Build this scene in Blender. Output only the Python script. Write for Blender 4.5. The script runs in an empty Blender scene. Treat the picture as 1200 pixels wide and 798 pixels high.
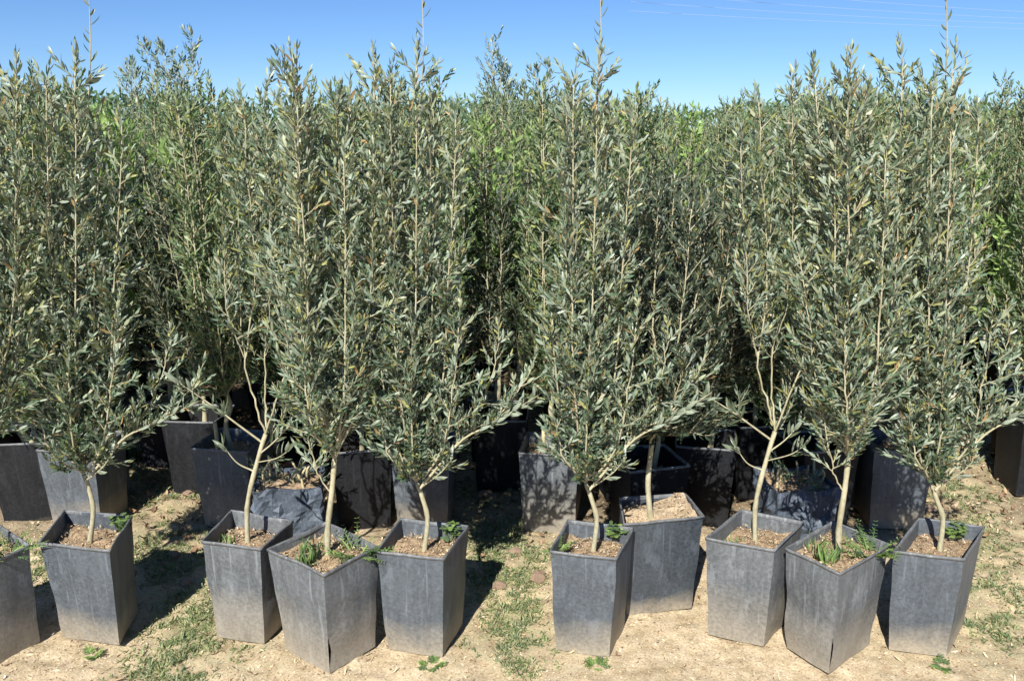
import bpy, math, random
import numpy as np
from mathutils import Vector, noise as mnoise

sc = bpy.context.scene
col = sc.collection
R = math.radians

# ------------------------------------------------------------------ camera
cd = bpy.data.cameras.new('camera')
cd.sensor_width = 36.0
cd.lens = 30.0
cd.clip_start = 0.05
cd.clip_end = 3000.0
cam = bpy.data.objects.new('camera', cd)
col.objects.link(cam)
cam.location = (0, 0, 1.65)
cam.rotation_euler = (R(90 - 14.0), 0, 0)
sc.camera = cam

# ------------------------------------------------------------------ daylight
SUN_FROM = Vector((-0.135, -0.45, 0.405)).normalized()      # towards the sun
sun_el = math.asin(SUN_FROM.z)
sun_az = math.atan2(SUN_FROM.x, SUN_FROM.y)
w = bpy.data.worlds.new('World')
sc.world = w
w.use_nodes = True
wn, wl = w.node_tree.nodes, w.node_tree.links
bg = wn['Background']
sky = wn.new('ShaderNodeTexSky')
sky.sky_type = 'NISHITA'
sky.sun_disc = False
sky.sun_elevation = sun_el
sky.sun_rotation = sun_az
sky.altitude = 1800.0
sky.air_density = 1.0
sky.dust_density = 0.0
sky.ozone_density = 5.0
tint = wn.new('ShaderNodeMix')
tint.data_type = 'RGBA'
tint.blend_type = 'MULTIPLY'
tint.inputs[0].default_value = 1.0
tint.inputs[7].default_value = (0.78, 0.96, 1.20, 1)
wl.new(sky.outputs[0], tint.inputs[6])
wl.new(tint.outputs[2], bg.inputs[0])
bg.inputs[1].default_value = 0.060

sd = bpy.data.lights.new('sun', 'SUN')
sd.energy = 5.0
sd.angle = R(0.5)
sd.color = (1.0, 0.96, 0.88)
sun = bpy.data.objects.new('sun', sd)
col.objects.link(sun)
sun.rotation_euler = SUN_FROM.to_track_quat('Z', 'Y').to_euler()

sc.view_settings.view_transform = 'Standard'
sc.view_settings.look = 'None'
sc.view_settings.exposure = 0.74
sc.view_settings.gamma = 1.0

# ------------------------------------------------------------------ numeric helpers
def hash2(ix, iy, seed):
    h = (ix.astype(np.int64) * 374761393 + iy.astype(np.int64) * 668265263 + seed * 974634777) & 0x7fffffff
    h = (h ^ (h >> 13)) * 1274126177 & 0x7fffffff
    h = h ^ (h >> 16)
    return (h & 0xffff) / 65535.0

def vnoise(x, y, seed=0):
    ix, iy = np.floor(x), np.floor(y)
    fx, fy = x - ix, y - iy
    fx, fy = fx * fx * (3 - 2 * fx), fy * fy * (3 - 2 * fy)
    a, b = hash2(ix, iy, seed), hash2(ix + 1, iy, seed)
    c, d = hash2(ix, iy + 1, seed), hash2(ix + 1, iy + 1, seed)
    return (a * (1 - fx) + b * fx) * (1 - fy) + (c * (1 - fx) + d * fx) * fy

def fbm(x, y, oct=4, seed=0):
    s, a, t = 0.0, 0.5, 0.0
    for k in range(oct):
        s = s + a * vnoise(x * 2 ** k, y * 2 ** k, seed + k)
        t += a
        a *= 0.5
    return s / t

def unit(v):
    return v / (np.linalg.norm(v, axis=-1, keepdims=True) + 1e-9)

# ------------------------------------------------------------------ materials
def new_mat(name):
    m = bpy.data.materials.new(name)
    m.use_nodes = True
    nt = m.node_tree
    return m, nt.nodes, nt.links, nt.nodes['Principled BSDF']

def ramp(n, stops, interp='LINEAR'):
    r = n.new('ShaderNodeValToRGB')
    r.color_ramp.interpolation = interp
    el = r.color_ramp.elements
    while len(el) < len(stops):
        el.new(0.5)
    for e, (p, c) in zip(el, stops):
        e.position = p
        e.color = (*c, 1)
    return r

def tex(n, l, scale, detail=6, rough=0.6, coord='Object', kind='ShaderNodeTexNoise', stretch=None, vary=False):
    tc = n.new('ShaderNodeTexCoord')
    if vary:
        t = n.new(kind)
        t.inputs['Scale'].default_value = scale
        t.inputs['Detail'].default_value = detail
        t.inputs['Roughness'].default_value = rough
        oi = n.new('ShaderNodeObjectInfo')
        va = n.new('ShaderNodeVectorMath'); va.operation = 'MULTIPLY_ADD'
        l.new(tc.outputs['Object'], va.inputs[0]); va.inputs[1].default_value = stretch or (1, 1, 1)
        sc_ = n.new('ShaderNodeVectorMath'); sc_.operation = 'SCALE'
        sc_.inputs[0].default_value = (7.1, 3.3, 5.7)
        l.new(oi.outputs['Random'], sc_.inputs['Scale'])
        l.new(sc_.outputs[0], va.inputs[2])
        l.new(va.outputs[0], t.inputs['Vector'])
        return t
    t = n.new(kind)
    t.inputs['Scale'].default_value = scale
    if kind == 'ShaderNodeTexNoise':
        t.inputs['Detail'].default_value = detail
        t.inputs['Roughness'].default_value = rough
    if stretch:
        mp = n.new('ShaderNodeMapping')
        mp.inputs['Scale'].default_value = stretch
        l.new(tc.outputs[coord], mp.inputs[0])
        l.new(mp.outputs[0], t.inputs['Vector'])
    else:
        l.new(tc.outputs[coord], t.inputs['Vector'])
    return t

def mix(n, l, a, b, fac, mode='MIX'):
    m = n.new('ShaderNodeMix')
    m.data_type = 'RGBA'
    m.blend_type = mode
    for sock, v in ((m.inputs[0], fac), (m.inputs[6], a), (m.inputs[7], b)):
        if hasattr(v, 'links'):
            l.new(v, sock)
        elif isinstance(v, (int, float)):
            sock.default_value = v
        else:
            sock.default_value = (*v, 1)
    return m.outputs[2]

def add_bump(n, l, p, src, strength, dist=0.01):
    b = n.new('ShaderNodeBump')
    b.inputs['Strength'].default_value = strength
    b.inputs['Distance'].default_value = dist
    l.new(src, b.inputs['Height'])
    l.new(b.outputs[0], p.inputs['Normal'])

def leaf_material(name, silver, silver_amount, rough=0.42, trans=0.25):
    m, n, l, p = new_mat(name)
    at = n.new('ShaderNodeAttribute')
    at.attribute_name = 'leaf_colour'
    geo = n.new('ShaderNodeNewGeometry')
    back = mix(n, l, at.outputs['Color'], silver, silver_amount)
    c = mix(n, l, at.outputs['Color'], back, geo.outputs['Backfacing'])
    l.new(c, p.inputs['Base Color'])
    p.inputs['Roughness'].default_value = rough
    p.inputs['Specular IOR Level'].default_value = 0.45
    tr = n.new('ShaderNodeBsdfTranslucent')
    l.new(mix(n, l, at.outputs['Color'], (1.0, 1.25, 0.45), 1.0, 'MULTIPLY'), tr.inputs[0])
    ms = n.new('ShaderNodeMixShader')
    ms.inputs[0].default_value = trans
    l.new(p.outputs[0], ms.inputs[1])
    l.new(tr.outputs[0], ms.inputs[2])
    l.new(ms.outputs[0], n['Material Output'].inputs[0])
    return m

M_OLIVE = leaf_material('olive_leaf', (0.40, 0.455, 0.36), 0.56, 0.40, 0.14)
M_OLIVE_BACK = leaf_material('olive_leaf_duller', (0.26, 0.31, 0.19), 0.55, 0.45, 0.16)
M_OLIVE_SHADED = leaf_material('olive_leaf_shaded', (0.11, 0.135, 0.10), 0.5, 0.45, 0.10)  # same olive leaf with shade put into its colour
M_HERB = leaf_material('herb_leaf', (0.20, 0.30, 0.12), 0.3, 0.5, 0.3)

def bark_material(name, c0, c1, c2):
    m, n, l, p = new_mat(name)
    t = tex(n, l, 34, 8, 0.72, stretch=(1, 1, 0.45))
    t2 = tex(n, l, 90, 4, 0.6)
    r = ramp(n, [(0.3, c0), (0.5, c1), (0.72, c2)])
    l.new(t.outputs[0], r.inputs[0])
    l.new(mix(n, l, r.outputs[0], (0.6, 0.6, 0.55), t2.outputs[0], 'MULTIPLY'), p.inputs['Base Color'])
    p.inputs['Roughness'].default_value = 0.85
    add_bump(n, l, p, t.outputs[0], 0.6, 0.004)
    return m

M_BARK = bark_material('olive_bark', (0.26, 0.23, 0.14), (0.46, 0.42, 0.28), (0.62, 0.57, 0.42))
M_STAKE = bark_material('dry_cane', (0.40, 0.33, 0.18), (0.55, 0.47, 0.28), (0.66, 0.58, 0.38))

def pot_material(name, base, dusty, dust_top, dust_amount, spec=.5):
    """black plastic gone grey with scuffs, dried soil caught on the lower part"""
    m, n, l, p = new_mat(name)
    big = tex(n, l, 6, 5, 0.6, vary=True)
    fine = tex(n, l, 90, 6, 0.75)
    streak = tex(n, l, 30, 5, 0.6, stretch=(1.0, 1.0, 0.12), vary=True)
    scuff = tex(n, l, 14, 9, 0.72, stretch=(1.0, 1.0, 0.45), vary=True)
    drip = tex(n, l, 60, 3, 0.5, stretch=(1.0, 1.0, 0.06), vary=True)
    r = ramp(n, [(0.30, [a * .6 + b * .4 for a, b in zip(base, dusty)]), (0.68, dusty)])
    l.new(big.outputs[0], r.inputs[0])
    fr0 = ramp(n, [(0.40, (0, 0, 0)), (0.85, (.8, .8, .8))])
    l.new(fine.outputs[0], fr0.inputs[0])
    c = mix(n, l, r.outputs[0], [v * 2.1 for v in dusty], fr0.outputs[0], 'MIX')
    mm = n.new('ShaderNodeMath'); mm.operation = 'MULTIPLY_ADD'
    l.new(streak.outputs[0], mm.inputs[0]); mm.inputs[1].default_value = 1.6; mm.inputs[2].default_value = -0.62
    mm.use_clamp = True
    c = mix(n, l, c, [v * 0.8 for v in base], mm.outputs[0])
    sr = ramp(n, [(0.56, (0, 0, 0)), (0.62, (.45, .45, .45)), (0.72, (.7, .7, .7))])
    l.new(scuff.outputs[0], sr.inputs[0])
    c = mix(n, l, c, [min(.3, v * 1.9) for v in dusty], sr.outputs[0])
    dr = ramp(n, [(0.60, (0, 0, 0)), (0.70, (.5, .5, .5))])
    l.new(drip.outputs[0], dr.inputs[0])
    c = mix(n, l, c, [v * 2.2 for v in dusty], dr.outputs[0])
    sep = n.new('ShaderNodeSeparateXYZ')
    tc = n.new('ShaderNodeTexCoord')
    l.new(tc.outputs['Object'], sep.inputs[0])
    a = n.new('ShaderNodeMath'); a.operation = 'MULTIPLY_ADD'
    l.new(big.outputs[0], a.inputs[0]); a.inputs[1].default_value = -0.16; l.new(sep.outputs['Z'], a.inputs[2])
    mr = n.new('ShaderNodeMapRange')
    mr.inputs['From Min'].default_value = dust_top - 0.08
    mr.inputs['From Max'].default_value = -0.09
    mr.inputs['To Min'].default_value = 0.0
    mr.inputs['To Max'].default_value = dust_amount
    l.new(a.outputs[0], mr.inputs['Value'])
    f2 = n.new('ShaderNodeMath'); f2.operation = 'MULTIPLY'
    l.new(mr.outputs[0], f2.inputs[0])
    fr = ramp(n, [(0.25, (0.35,) * 3), (0.6, (1,) * 3)])
    l.new(fine.outputs[0], fr.inputs[0])
    l.new(fr.outputs[0], f2.inputs[1])
    c = mix(n, l, c, (0.38, 0.32, 0.23), f2.outputs[0])
    l.new(c, p.inputs['Base Color'])
    p.inputs['Roughness'].default_value = 0.55
    p.inputs['Specular IOR Level'].default_value = spec
    rr = ramp(n, [(0.3, (0.42,) * 3), (0.7, (0.72,) * 3)])
    l.new(fine.outputs[0], rr.inputs[0])
    l.new(rr.outputs[0], p.inputs['Roughness'])
    add_bump(n, l, p, fine.outputs[0], 0.25, 0.003)
    return m

M_POT = pot_material('weathered_black_plastic', (0.038, 0.046, 0.056), (0.078, 0.090, 0.104), 0.13, 1.0)
M_POT_DUSTY = pot_material('dusty_grey_plastic', (0.045, 0.052, 0.060), (0.112, 0.121, 0.128), 0.22, 0.75)
M_POT_DEEP = pot_material('darker_blue_black_plastic', (0.020, 0.026, 0.034), (0.048, 0.058, 0.070), 0.06, 0.8)
M_POT_DARK = pot_material('black_plastic', (0.006, 0.0065, 0.0075), (0.014, 0.015, 0.017), 0.0, 0.12, .22)
M_BAG = pot_material('black_grow_bag_film', (0.012, 0.017, 0.025), (0.085, 0.105, 0.135), 0.02, 0.2)
M_RIM = pot_material('scuffed_rim_plastic', (0.05, 0.055, 0.062), (0.13, 0.135, 0.14), -1.0, 0.0)

def soil_material(name, a, b, c_):
    m, n, l, p = new_mat(name)
    t = tex(n, l, 45, 8, 0.7)
    r = ramp(n, [(0.32, a), (0.5, b), (0.68, c_)])
    l.new(t.outputs[0], r.inputs[0])
    l.new(r.outputs[0], p.inputs['Base Color'])
    p.inputs['Roughness'].default_value = 0.95
    add_bump(n, l, p, t.outputs[0], 0.9, 0.008)
    return m

M_SOIL = soil_material('potting_soil', (0.14, 0.09, 0.05), (0.30, 0.21, 0.13), (0.46, 0.36, 0.23))
M_SAND = soil_material('sandy_soil', (0.22, 0.16, 0.10), (0.38, 0.29, 0.19), (0.52, 0.42, 0.29))
M_CLOD = soil_material('dry_clay_clod', (0.26, 0.16, 0.10), (0.42, 0.29, 0.20), (0.56, 0.42, 0.30))

def chip_material(name, rough=0.9):
    m, n, l, p = new_mat(name)
    at = n.new('ShaderNodeAttribute')
    at.attribute_name = 'leaf_colour'
    l.new(at.outputs['Color'], p.inputs['Base Color'])
    p.inputs['Roughness'].default_value = rough
    return m

M_CHIP = chip_material('dry_litter')

def ground_material():
    m, n, l, p = new_mat('dusty_straw_ground')
    big = tex(n, l, 1.7, 5, 0.6)
    mid = tex(n, l, 13, 8, 0.72)
    fine = tex(n, l, 130, 6, 0.8)
    r1 = ramp(n, [(0.30, (0.33, 0.265, 0.18)), (0.42, (0.50, 0.42, 0.29)), (0.60, (0.63, 0.55, 0.41)), (0.75, (0.71, 0.64, 0.50))])
    l.new(mid.outputs[0], r1.inputs[0])
    r2 = ramp(n, [(0.30, (0.42, 0.36, 0.30)), (0.50, (1.0, 0.96, 0.9)), (0.66, (1.4, 1.35, 1.28))])
    l.new(fine.outputs[0], r2.inputs[0])
    c = mix(n, l, r1.outputs[0], r2.outputs[0], 0.85, 'MULTIPLY')
    # greenish moss-like growth where the aisles are damp
    at = n.new('ShaderNodeAttribute')
    at.attribute_name = 'growth'
    gm = n.new('ShaderNodeMath'); gm.operation = 'MULTIPLY'
    gr = ramp(n, [(0.42, (0, 0, 0)), (0.62, (1, 1, 1))])
    l.new(mid.outputs[0], gr.inputs[0])
    l.new(at.outputs['Fac'], gm.inputs[0]); l.new(gr.outputs[0], gm.inputs[1])
    c = mix(n, l, c, (0.26, 0.27, 0.13), gm.outputs[0])
    shade_at = n.new('ShaderNodeAttribute')
    shade_at.attribute_name = 'row_shade'
    c = mix(n, l, c, (0.085, 0.058, 0.038), shade_at.outputs['Fac'])  # dark brown painted in as the shade under the rows behind
    b2 = ramp(n, [(0.35, (0.82, 0.80, 0.76)), (0.65, (1.05, 1.02, 1.0))])
    l.new(big.outputs[0], b2.inputs[0])
    c = mix(n, l, c, b2.outputs[0], 1.0, 'MULTIPLY')
    l.new(c, p.inputs['Base Color'])
    p.inputs['Roughness'].default_value = 0.95
    p.inputs['Specular IOR Level'].default_value = 0.2
    add_bump(n, l, p, fine.outputs[0], 0.8, 0.006)
    return m

M_GROUND = ground_material()

# ------------------------------------------------------------------ object helpers
def link(name, me, mat=None, parent=None, kind=None, smooth=True):
    if mat and not me.materials:
        me.materials.append(mat)
    if smooth:
        me.polygons.foreach_set('use_smooth', [True] * len(me.polygons))
    o = bpy.data.objects.new(name, me)
    col.objects.link(o)
    if parent:
        o.parent = parent
    if kind:
        o['kind'] = kind
    return o

def tag(o, label=None, cat=None, group=None, kind=None):
    if label: o['label'] = label
    if cat: o['category'] = cat
    if group: o['group'] = group
    if kind: o['kind'] = kind
    return o

def empty(name, loc, rz=0.0):
    o = bpy.data.objects.new(name, None)
    o.empty_display_size = 0.1
    o.location = loc
    o.rotation_euler = (0, 0, rz)
    col.objects.link(o)
    return o

def mesh_from(name, verts, faces):
    me = bpy.data.meshes.new(name)
    me.from_pydata([tuple(v) for v in verts], [], faces)
    me.update()
    return me

def copy_tree(o, parent=None):
    c = o.copy()
    col.objects.link(c)
    c.parent = parent
    for ch in o.children:
        copy_tree(ch, c)
    return c

# ---- tubes
class Tubes:
    def __init__(self):
        self.v, self.f = [], []
    def add(self, pts, radii, sides=5, cap=True):
        pts = np.asarray(pts, float)
        n0 = len(self.v)
        ref = np.array([0.31, 0.87, 0.12])
        for i, p in enumerate(pts):
            t = pts[min(i + 1, len(pts) - 1)] - pts[max(i - 1, 0)]
            t = t / (np.linalg.norm(t) + 1e-9)
            a = np.cross(t, ref); a /= np.linalg.norm(a) + 1e-9
            b = np.cross(t, a)
            for k in range(sides):
                th = 2 * math.pi * k / sides
                self.v.append(p + radii[i] * (math.cos(th) * a + math.sin(th) * b))
        for i in range(len(pts) - 1):
            for k in range(sides):
                k2 = (k + 1) % sides
                self.f.append((n0 + i * sides + k, n0 + i * sides + k2, n0 + (i + 1) * sides + k2, n0 + (i + 1) * sides + k))
        if cap:
            self.f.append(tuple(n0 + (len(pts) - 1) * sides + k for k in range(sides)))
    def mesh(self, name):
        return mesh_from(name, self.v, self.f)

def smooth_path(pts, n):
    """Catmull-Rom through pts, n samples"""
    pts = np.asarray(pts, float)
    if len(pts) == 2:
        t = np.linspace(0, 1, n)[:, None]
        return pts[0] * (1 - t) + pts[1] * t
    P = np.vstack([2 * pts[0] - pts[1], pts, 2 * pts[-1] - pts[-2]])
    out = []
    m = len(pts) - 1
    for s in np.linspace(0, m, n):
        i = min(int(s), m - 1)
        t = s - i
        p0, p1, p2, p3 = P[i], P[i + 1], P[i + 2], P[i + 3]
        out.append(0.5 * (2 * p1 + (p2 - p0) * t + (2 * p0 - 5 * p1 + 4 * p2 - p3) * t * t + (3 * p1 - p0 - 3 * p2 + p3) * t ** 3))
    return np.array(out)

# ---- leaves: lanceolate blades of 4 faces, bent along their length
class Leaves:
    def __init__(self):
        self.p, self.d, self.n, self.L, self.W, self.c, self.b = [], [], [], [], [], [], []
    def add(self, p, d, n, L, W, c, bend=0.12):
        self.p.append(p); self.d.append(d); self.n.append(n)
        self.L.append(L); self.W.append(W); self.c.append(c); self.b.append(bend)
    def mesh(self, name):
        p, d, n = (np.array(a, float) for a in (self.p, self.d, self.n))
        L, W, b = (np.array(a, float)[:, None] for a in (self.L, self.W, self.b))
        c = np.array(self.c, float)
        d = unit(d)
        s = unit(np.cross(d, n))
        n = unit(np.cross(s, d))
        def P(t, w, h):
            return p + d * L * t + s * W * w + n * (L * b * h)
        V = np.stack([P(0, 0, 0), P(.33, -.46, -.05), P(.33, .46, -.05), P(.70, -.40, .25), P(.70, .40, .25), P(1, 0, 1.0),
                      P(.33, 0, -.45), P(.70, 0, -.10)], 1)
        k = len(p)
        V = V.reshape(-1, 3)
        base = (np.arange(k) * 8)[:, None]
        tri = np.array([[0, 6, 1], [0, 2, 6], [3, 7, 5], [7, 4, 5]])
        quad = np.array([[1, 6, 7, 3], [6, 2, 4, 7]])
        loops = np.concatenate([(base + tri.reshape(1, -1)), (base + quad.reshape(1, -1))], 1).ravel()
        starts = (np.arange(k) * 20)[:, None] + np.array([0, 3, 6, 9, 12, 16])[None]
        me = bpy.data.meshes.new(name)
        me.vertices.add(len(V)); me.vertices.foreach_set('co', V.ravel())
        me.loops.add(len(loops)); me.loops.foreach_set('vertex_index', loops.astype(np.int32))
        me.polygons.add(k * 6); me.polygons.foreach_set('loop_start', starts.ravel().astype(np.int32))
        me.update(calc_edges=True)
        at = me.attributes.new('leaf_colour', 'FLOAT_COLOR', 'POINT')
        cc = np.concatenate([np.repeat(c, 8, 0), np.ones((k * 8, 1))], 1)
        at.data.foreach_set('color', cc.ravel())
        return me

def perp(v, rng):
    r = rng.normal(size=3)
    r -= v * r.dot(v)
    return r / (np.linalg.norm(r) + 1e-9)

def olive_colour(rng, warm):
    u = rng.random()
    if u < 0.02 + 0.03 * warm:
        c = np.array([0.30, 0.20, 0.09])                  # dried leaf
    elif u < 0.12 + 0.28 * warm:
        c = np.array([0.26, 0.265, 0.10])                # yellow-green new growth
    elif u < 0.45:
        c = np.array([0.075, 0.120, 0.065])
    else:
        c = np.array([0.112, 0.165, 0.105])
    return c * (0.75 + 0.55 * rng.random())

def leafy_twig(rng, tubes, leaves, p0, d0, length, r0, node=0.014, Lmin=0.025, Lmax=0.043, warm=0.3, up=0.5, bare=0.1,
               colour=olive_colour, wr=0.25, spread=0.75):
    n = 4
    pts = [np.array(p0)]
    d = d0 / np.linalg.norm(d0)
    for i in range(n):
        d = unit(d + np.array([0, 0, up / n]) + rng.normal(size=3) * 0.09)
        pts.append(pts[-1] + d * length / n)
    pts = np.array(pts)
    if tubes is not None:
        tubes.add(pts, np.linspace(r0, 0.0009, n + 1), 3, cap=False)
    k = max(2, int(length / node))
    side = perp(d, rng)
    for i in range(k + 1):
        t = bare + (1 - bare) * i / k
        s = t * n
        j = min(int(s), n - 1)
        p = pts[j] + (pts[j + 1] - pts[j]) * (s - j)
        td = unit(pts[j + 1] - pts[j])
        side = unit(side - td * side.dot(td))
        side = np.cross(td, side)                          # opposite pairs turned by a quarter each node
        size = (0.7 + 0.3 * math.sin(math.pi * min(1, t * 1.05))) * rng.uniform(Lmin, Lmax)
        for sg in (-1, 1):
            if rng.random() < 0.08:
                continue
            sp = spread * (1.0 - 0.45 * t) * rng.uniform(0.7, 1.4)
            ld = unit(td + sg * side * sp + rng.normal(size=3) * 0.16)
            nn = unit(td - ld * td.dot(ld) + rng.normal(size=3) * 0.35)
            leaves.add(p, ld, nn, size * rng.uniform(.85, 1.15), size * wr * rng.uniform(.85, 1.25), colour(rng, warm),
                       rng.uniform(-.05, .22))
    # terminal pair
    leaves.add(pts[-1], unit(d + rng.normal(size=3) * .1), perp(d, rng), Lmax * .7, Lmax * wr * .6, colour(rng, warm))
    return pts

def grow_leader(rng, path, leaves, r0, r1, twig_from, step=0.03, tl=(0.09, 0.17), warm0=0.1, warm1=0.8, z0=0.5, z1=1.8,
                node=0.014, **kw):
    """one leader with its twigs as a wood mesh; leaves go to the shared foliage"""
    tb = Tubes()
    n = max(8, int(len(path) * 4))
    P = smooth_path(path, n)
    P[1:-1] += rng.normal(size=(n - 2, 3)) * 0.0022
    rad = np.linspace(r0, r1, n)
    tb.add(P, rad, 6)
    seg = np.linalg.norm(np.diff(P, axis=0), axis=1)
    cum = np.concatenate([[0], np.cumsum(seg)])
    total = cum[-1]
    s = total * twig_from
    az = rng.random() * 6.28
    while s < total:
        j = min(np.searchsorted(cum, s) - 1, n - 2)
        j = max(j, 0)
        u = (s - cum[j]) / (seg[j] + 1e-9)
        p = P[j] + (P[j + 1] - P[j]) * u
        td = unit(P[j + 1] - P[j])
        az += 2.4 + rng.normal() * 0.5
        t = s / total
        out = np.array([math.cos(az), math.sin(az), 0])
        out = unit(out - td * out.dot(td))
        el = rng.uniform(0.35, 1.0)
        d = unit(out * math.cos(el) + td * math.sin(el))
        ln = rng.uniform(*tl) * (1.0 - 0.45 * t ** 3)
        h = min(1, max(0, (p[2] - z0) / (z1 - z0)))
        warm = warm0 + (warm1 - warm0) * h
        leafy_twig(rng, tb, leaves, p, d, ln, 0.0022, node, warm=warm, up=rng.uniform(.3, .9), **kw)
        s += step * rng.uniform(.6, 1.4)
    # upright leafy tip
    td = unit(P[-1] - P[-2])
    leafy_twig(rng, tb, leaves, P[-1] - td * 0.02, td, rng.uniform(.05, .10), 0.002, 0.013, warm=warm1, up=.4, bare=0, **kw)
    return tb

# ------------------------------------------------------------------ pots
def ring(corners, t_in, n_side=9, rc=0.03):
    """rounded outline through 4 corners (local xy), moved t_in towards the centre (metres)"""
    C = np.array(corners, float)
    cen = C.mean(0)
    out = []
    for i in range(4):
        a, b = C[i], C[(i + 1) % 4]
        for k in range(n_side):
            t = k / n_side
            out.append(a + (b - a) * t)
    out = np.array(out)
    # pull the corner points in a little so that edges are rounded
    for i in range(4):
        k = i * n_side
        out[k] = out[k] + (cen - out[k]) * rc * 0.28
    dirs = unit(cen - out)
    out = out + dirs * t_in
    return out, cen

def build_pot(top, bottom, height, mat, parent, seed=0, dent=0.004, crumple=0.0, rim_w=0.009, tear=False, levels=14, n_side=10):
    top, bottom = np.array(top, float), np.array(bottom, float)
    verts, faces = [], []
    nl = levels
    K = None
    rings = []
    for i in range(nl + 1):
        t = i / nl
        q = bottom + (top - bottom) * t
        r, cen = ring(q, 0.0, n_side)
        z = height * t
        K = len(r)
        for k, p in enumerate(r):
            u = (k % n_side) / n_side
            bulge = -0.006 * math.sin(math.pi * u) * math.sin(math.pi * t)
            d = unit(cen - p)
            nz = mnoise.noise(Vector((p[0] * 9 + seed * 7.3, p[1] * 9, z * 9)))
            off = bulge + dent * nz * 1.6
            if crumple:
                q1 = mnoise.noise(Vector((p[0] * 26 + seed, p[1] * 26, z * 22)))
                q2 = abs(mnoise.noise(Vector((p[0] * 14 + seed * 3, p[1] * 14, z * 13))))
                off += crumple * (q1 * 0.8 + q2 * 2.0 - 0.4)
            zz = z
            if crumple:
                zz += crumple * 0.8 * mnoise.noise(Vector((p[0] * 15, p[1] * 15, 5 + seed))) * t
            if tear and k == n_side + 1 and 0.03 < t < 0.42:
                wdt = .05 + .55 * max(0, math.sin((t - .06) / .32 * math.pi)) * (.75 + .5 * mnoise.noise(Vector((seed, z * 60, 0))))
                p = r[n_side] + (p - r[n_side]) * min(1, max(.04, wdt))
                off += 0.006 * math.sin((t - .03) / .39 * math.pi)
            if tear and k in (1, 2, 3) and 0.35 < t < 0.55:
                off += 0.010
            pp = p + d * off
            verts.append((pp[0], pp[1], zz + (0.0 if i else 0.002)))
        rings.append(len(verts) - K)
    # inner wall
    for (tin, z) in ((0.004, height), (0.006, height * 0.6), (0.01, height * 0.3)):
        t = z / height
        q = bottom + (top - bottom) * t
        r, cen = ring(q, tin, n_side)
        for p in r:
            zz = z + (crumple * 0.8 * mnoise.noise(Vector((p[0] * 15, p[1] * 15, 5 + seed))) * t if crumple else 0)
            verts.append((p[0], p[1], zz - 0.001))
        rings.append(len(verts) - K)
    for a, b in zip(rings[:-1], rings[1:]):
        for k in range(K):
            k2 = (k + 1) % K
            faces.append((a + k, a + k2, b + k2, b + k))
    faces.append(tuple(range(K - 1, -1, -1)))
    if tear:
        faces = [q for q in faces if not (len(q) == 4 and q[0] % K == n_side and 1 * K <= q[0] < 5 * K)]
    pm = mesh_from('pot', verts, faces)
    if not crumple:
        pm.set_sharp_from_angle(angle=R(32))
    pot = link('pot', pm, mat, parent, smooth=not crumple)
    if not crumple:
        pm.set_sharp_from_angle(angle=R(32))
    # rolled lip
    if rim_w > 0:
        v, f = [], []
        prof = [(0.000, -0.007), (-rim_w * .6, -0.0075), (-rim_w * .7, -0.002), (-rim_w * .5, 0.002), (0.001, 0.0025), (0.004, 0.0005), (0.0045, -0.010)]
        for (tin, dz) in prof:
            r, cen = ring(top, tin + 0.0005, n_side)
            for k, p in enumerate(r):
                d = unit(cen - p)
                nz = mnoise.noise(Vector((p[0] * 9 + seed * 7.3, p[1] * 9, height * 9)))
                p2 = p + d * dent * nz * 1.6
                wv = 0.003 * mnoise.noise(Vector((p[0] * 8, p[1] * 8, seed * 2.0)))
                v.append((p2[0], p2[1], height + dz + wv))
        m = len(prof)
        for i in range(m - 1):
            for k in range(K):
                k2 = (k + 1) % K
                f.append((i * K + k, i * K + k2, (i + 1) * K + k2, (i + 1) * K + k))
        link('rim', mesh_from('rim', v, f), M_RIM, pot)
    return pot

def litter_leaves(rng, xy, z, n, spread, cols, size=(0.004, 0.014), wr=(0.15, 0.45), flat=0.25):
    lv = Leaves()
    for _ in range(n):
        p = xy(rng)
        d = unit(np.array([rng.normal(), rng.normal(), rng.normal() * flat]))
        nn = np.array([rng.normal() * flat, rng.normal() * flat, 1.0])
        L = rng.uniform(*size)
        c = np.array(cols[rng.integers(len(cols))]) * rng.uniform(.7, 1.25)
        lv.add(np.array([p[0], p[1], z(p) + rng.uniform(0.001, 0.007)]), d, nn, L, L * rng.uniform(*wr), np.minimum(c, .75), rng.uniform(-.2, .4))
    return lv

STRAW = [(0.60, 0.50, 0.32), (0.50, 0.38, 0.22), (0.66, 0.57, 0.42), (0.36, 0.24, 0.14), (0.45, 0.36, 0.22)]
BROWN = [(0.24, 0.15, 0.085), (0.36, 0.25, 0.15), (0.16, 0.10, 0.06), (0.46, 0.36, 0.25)]

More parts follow.
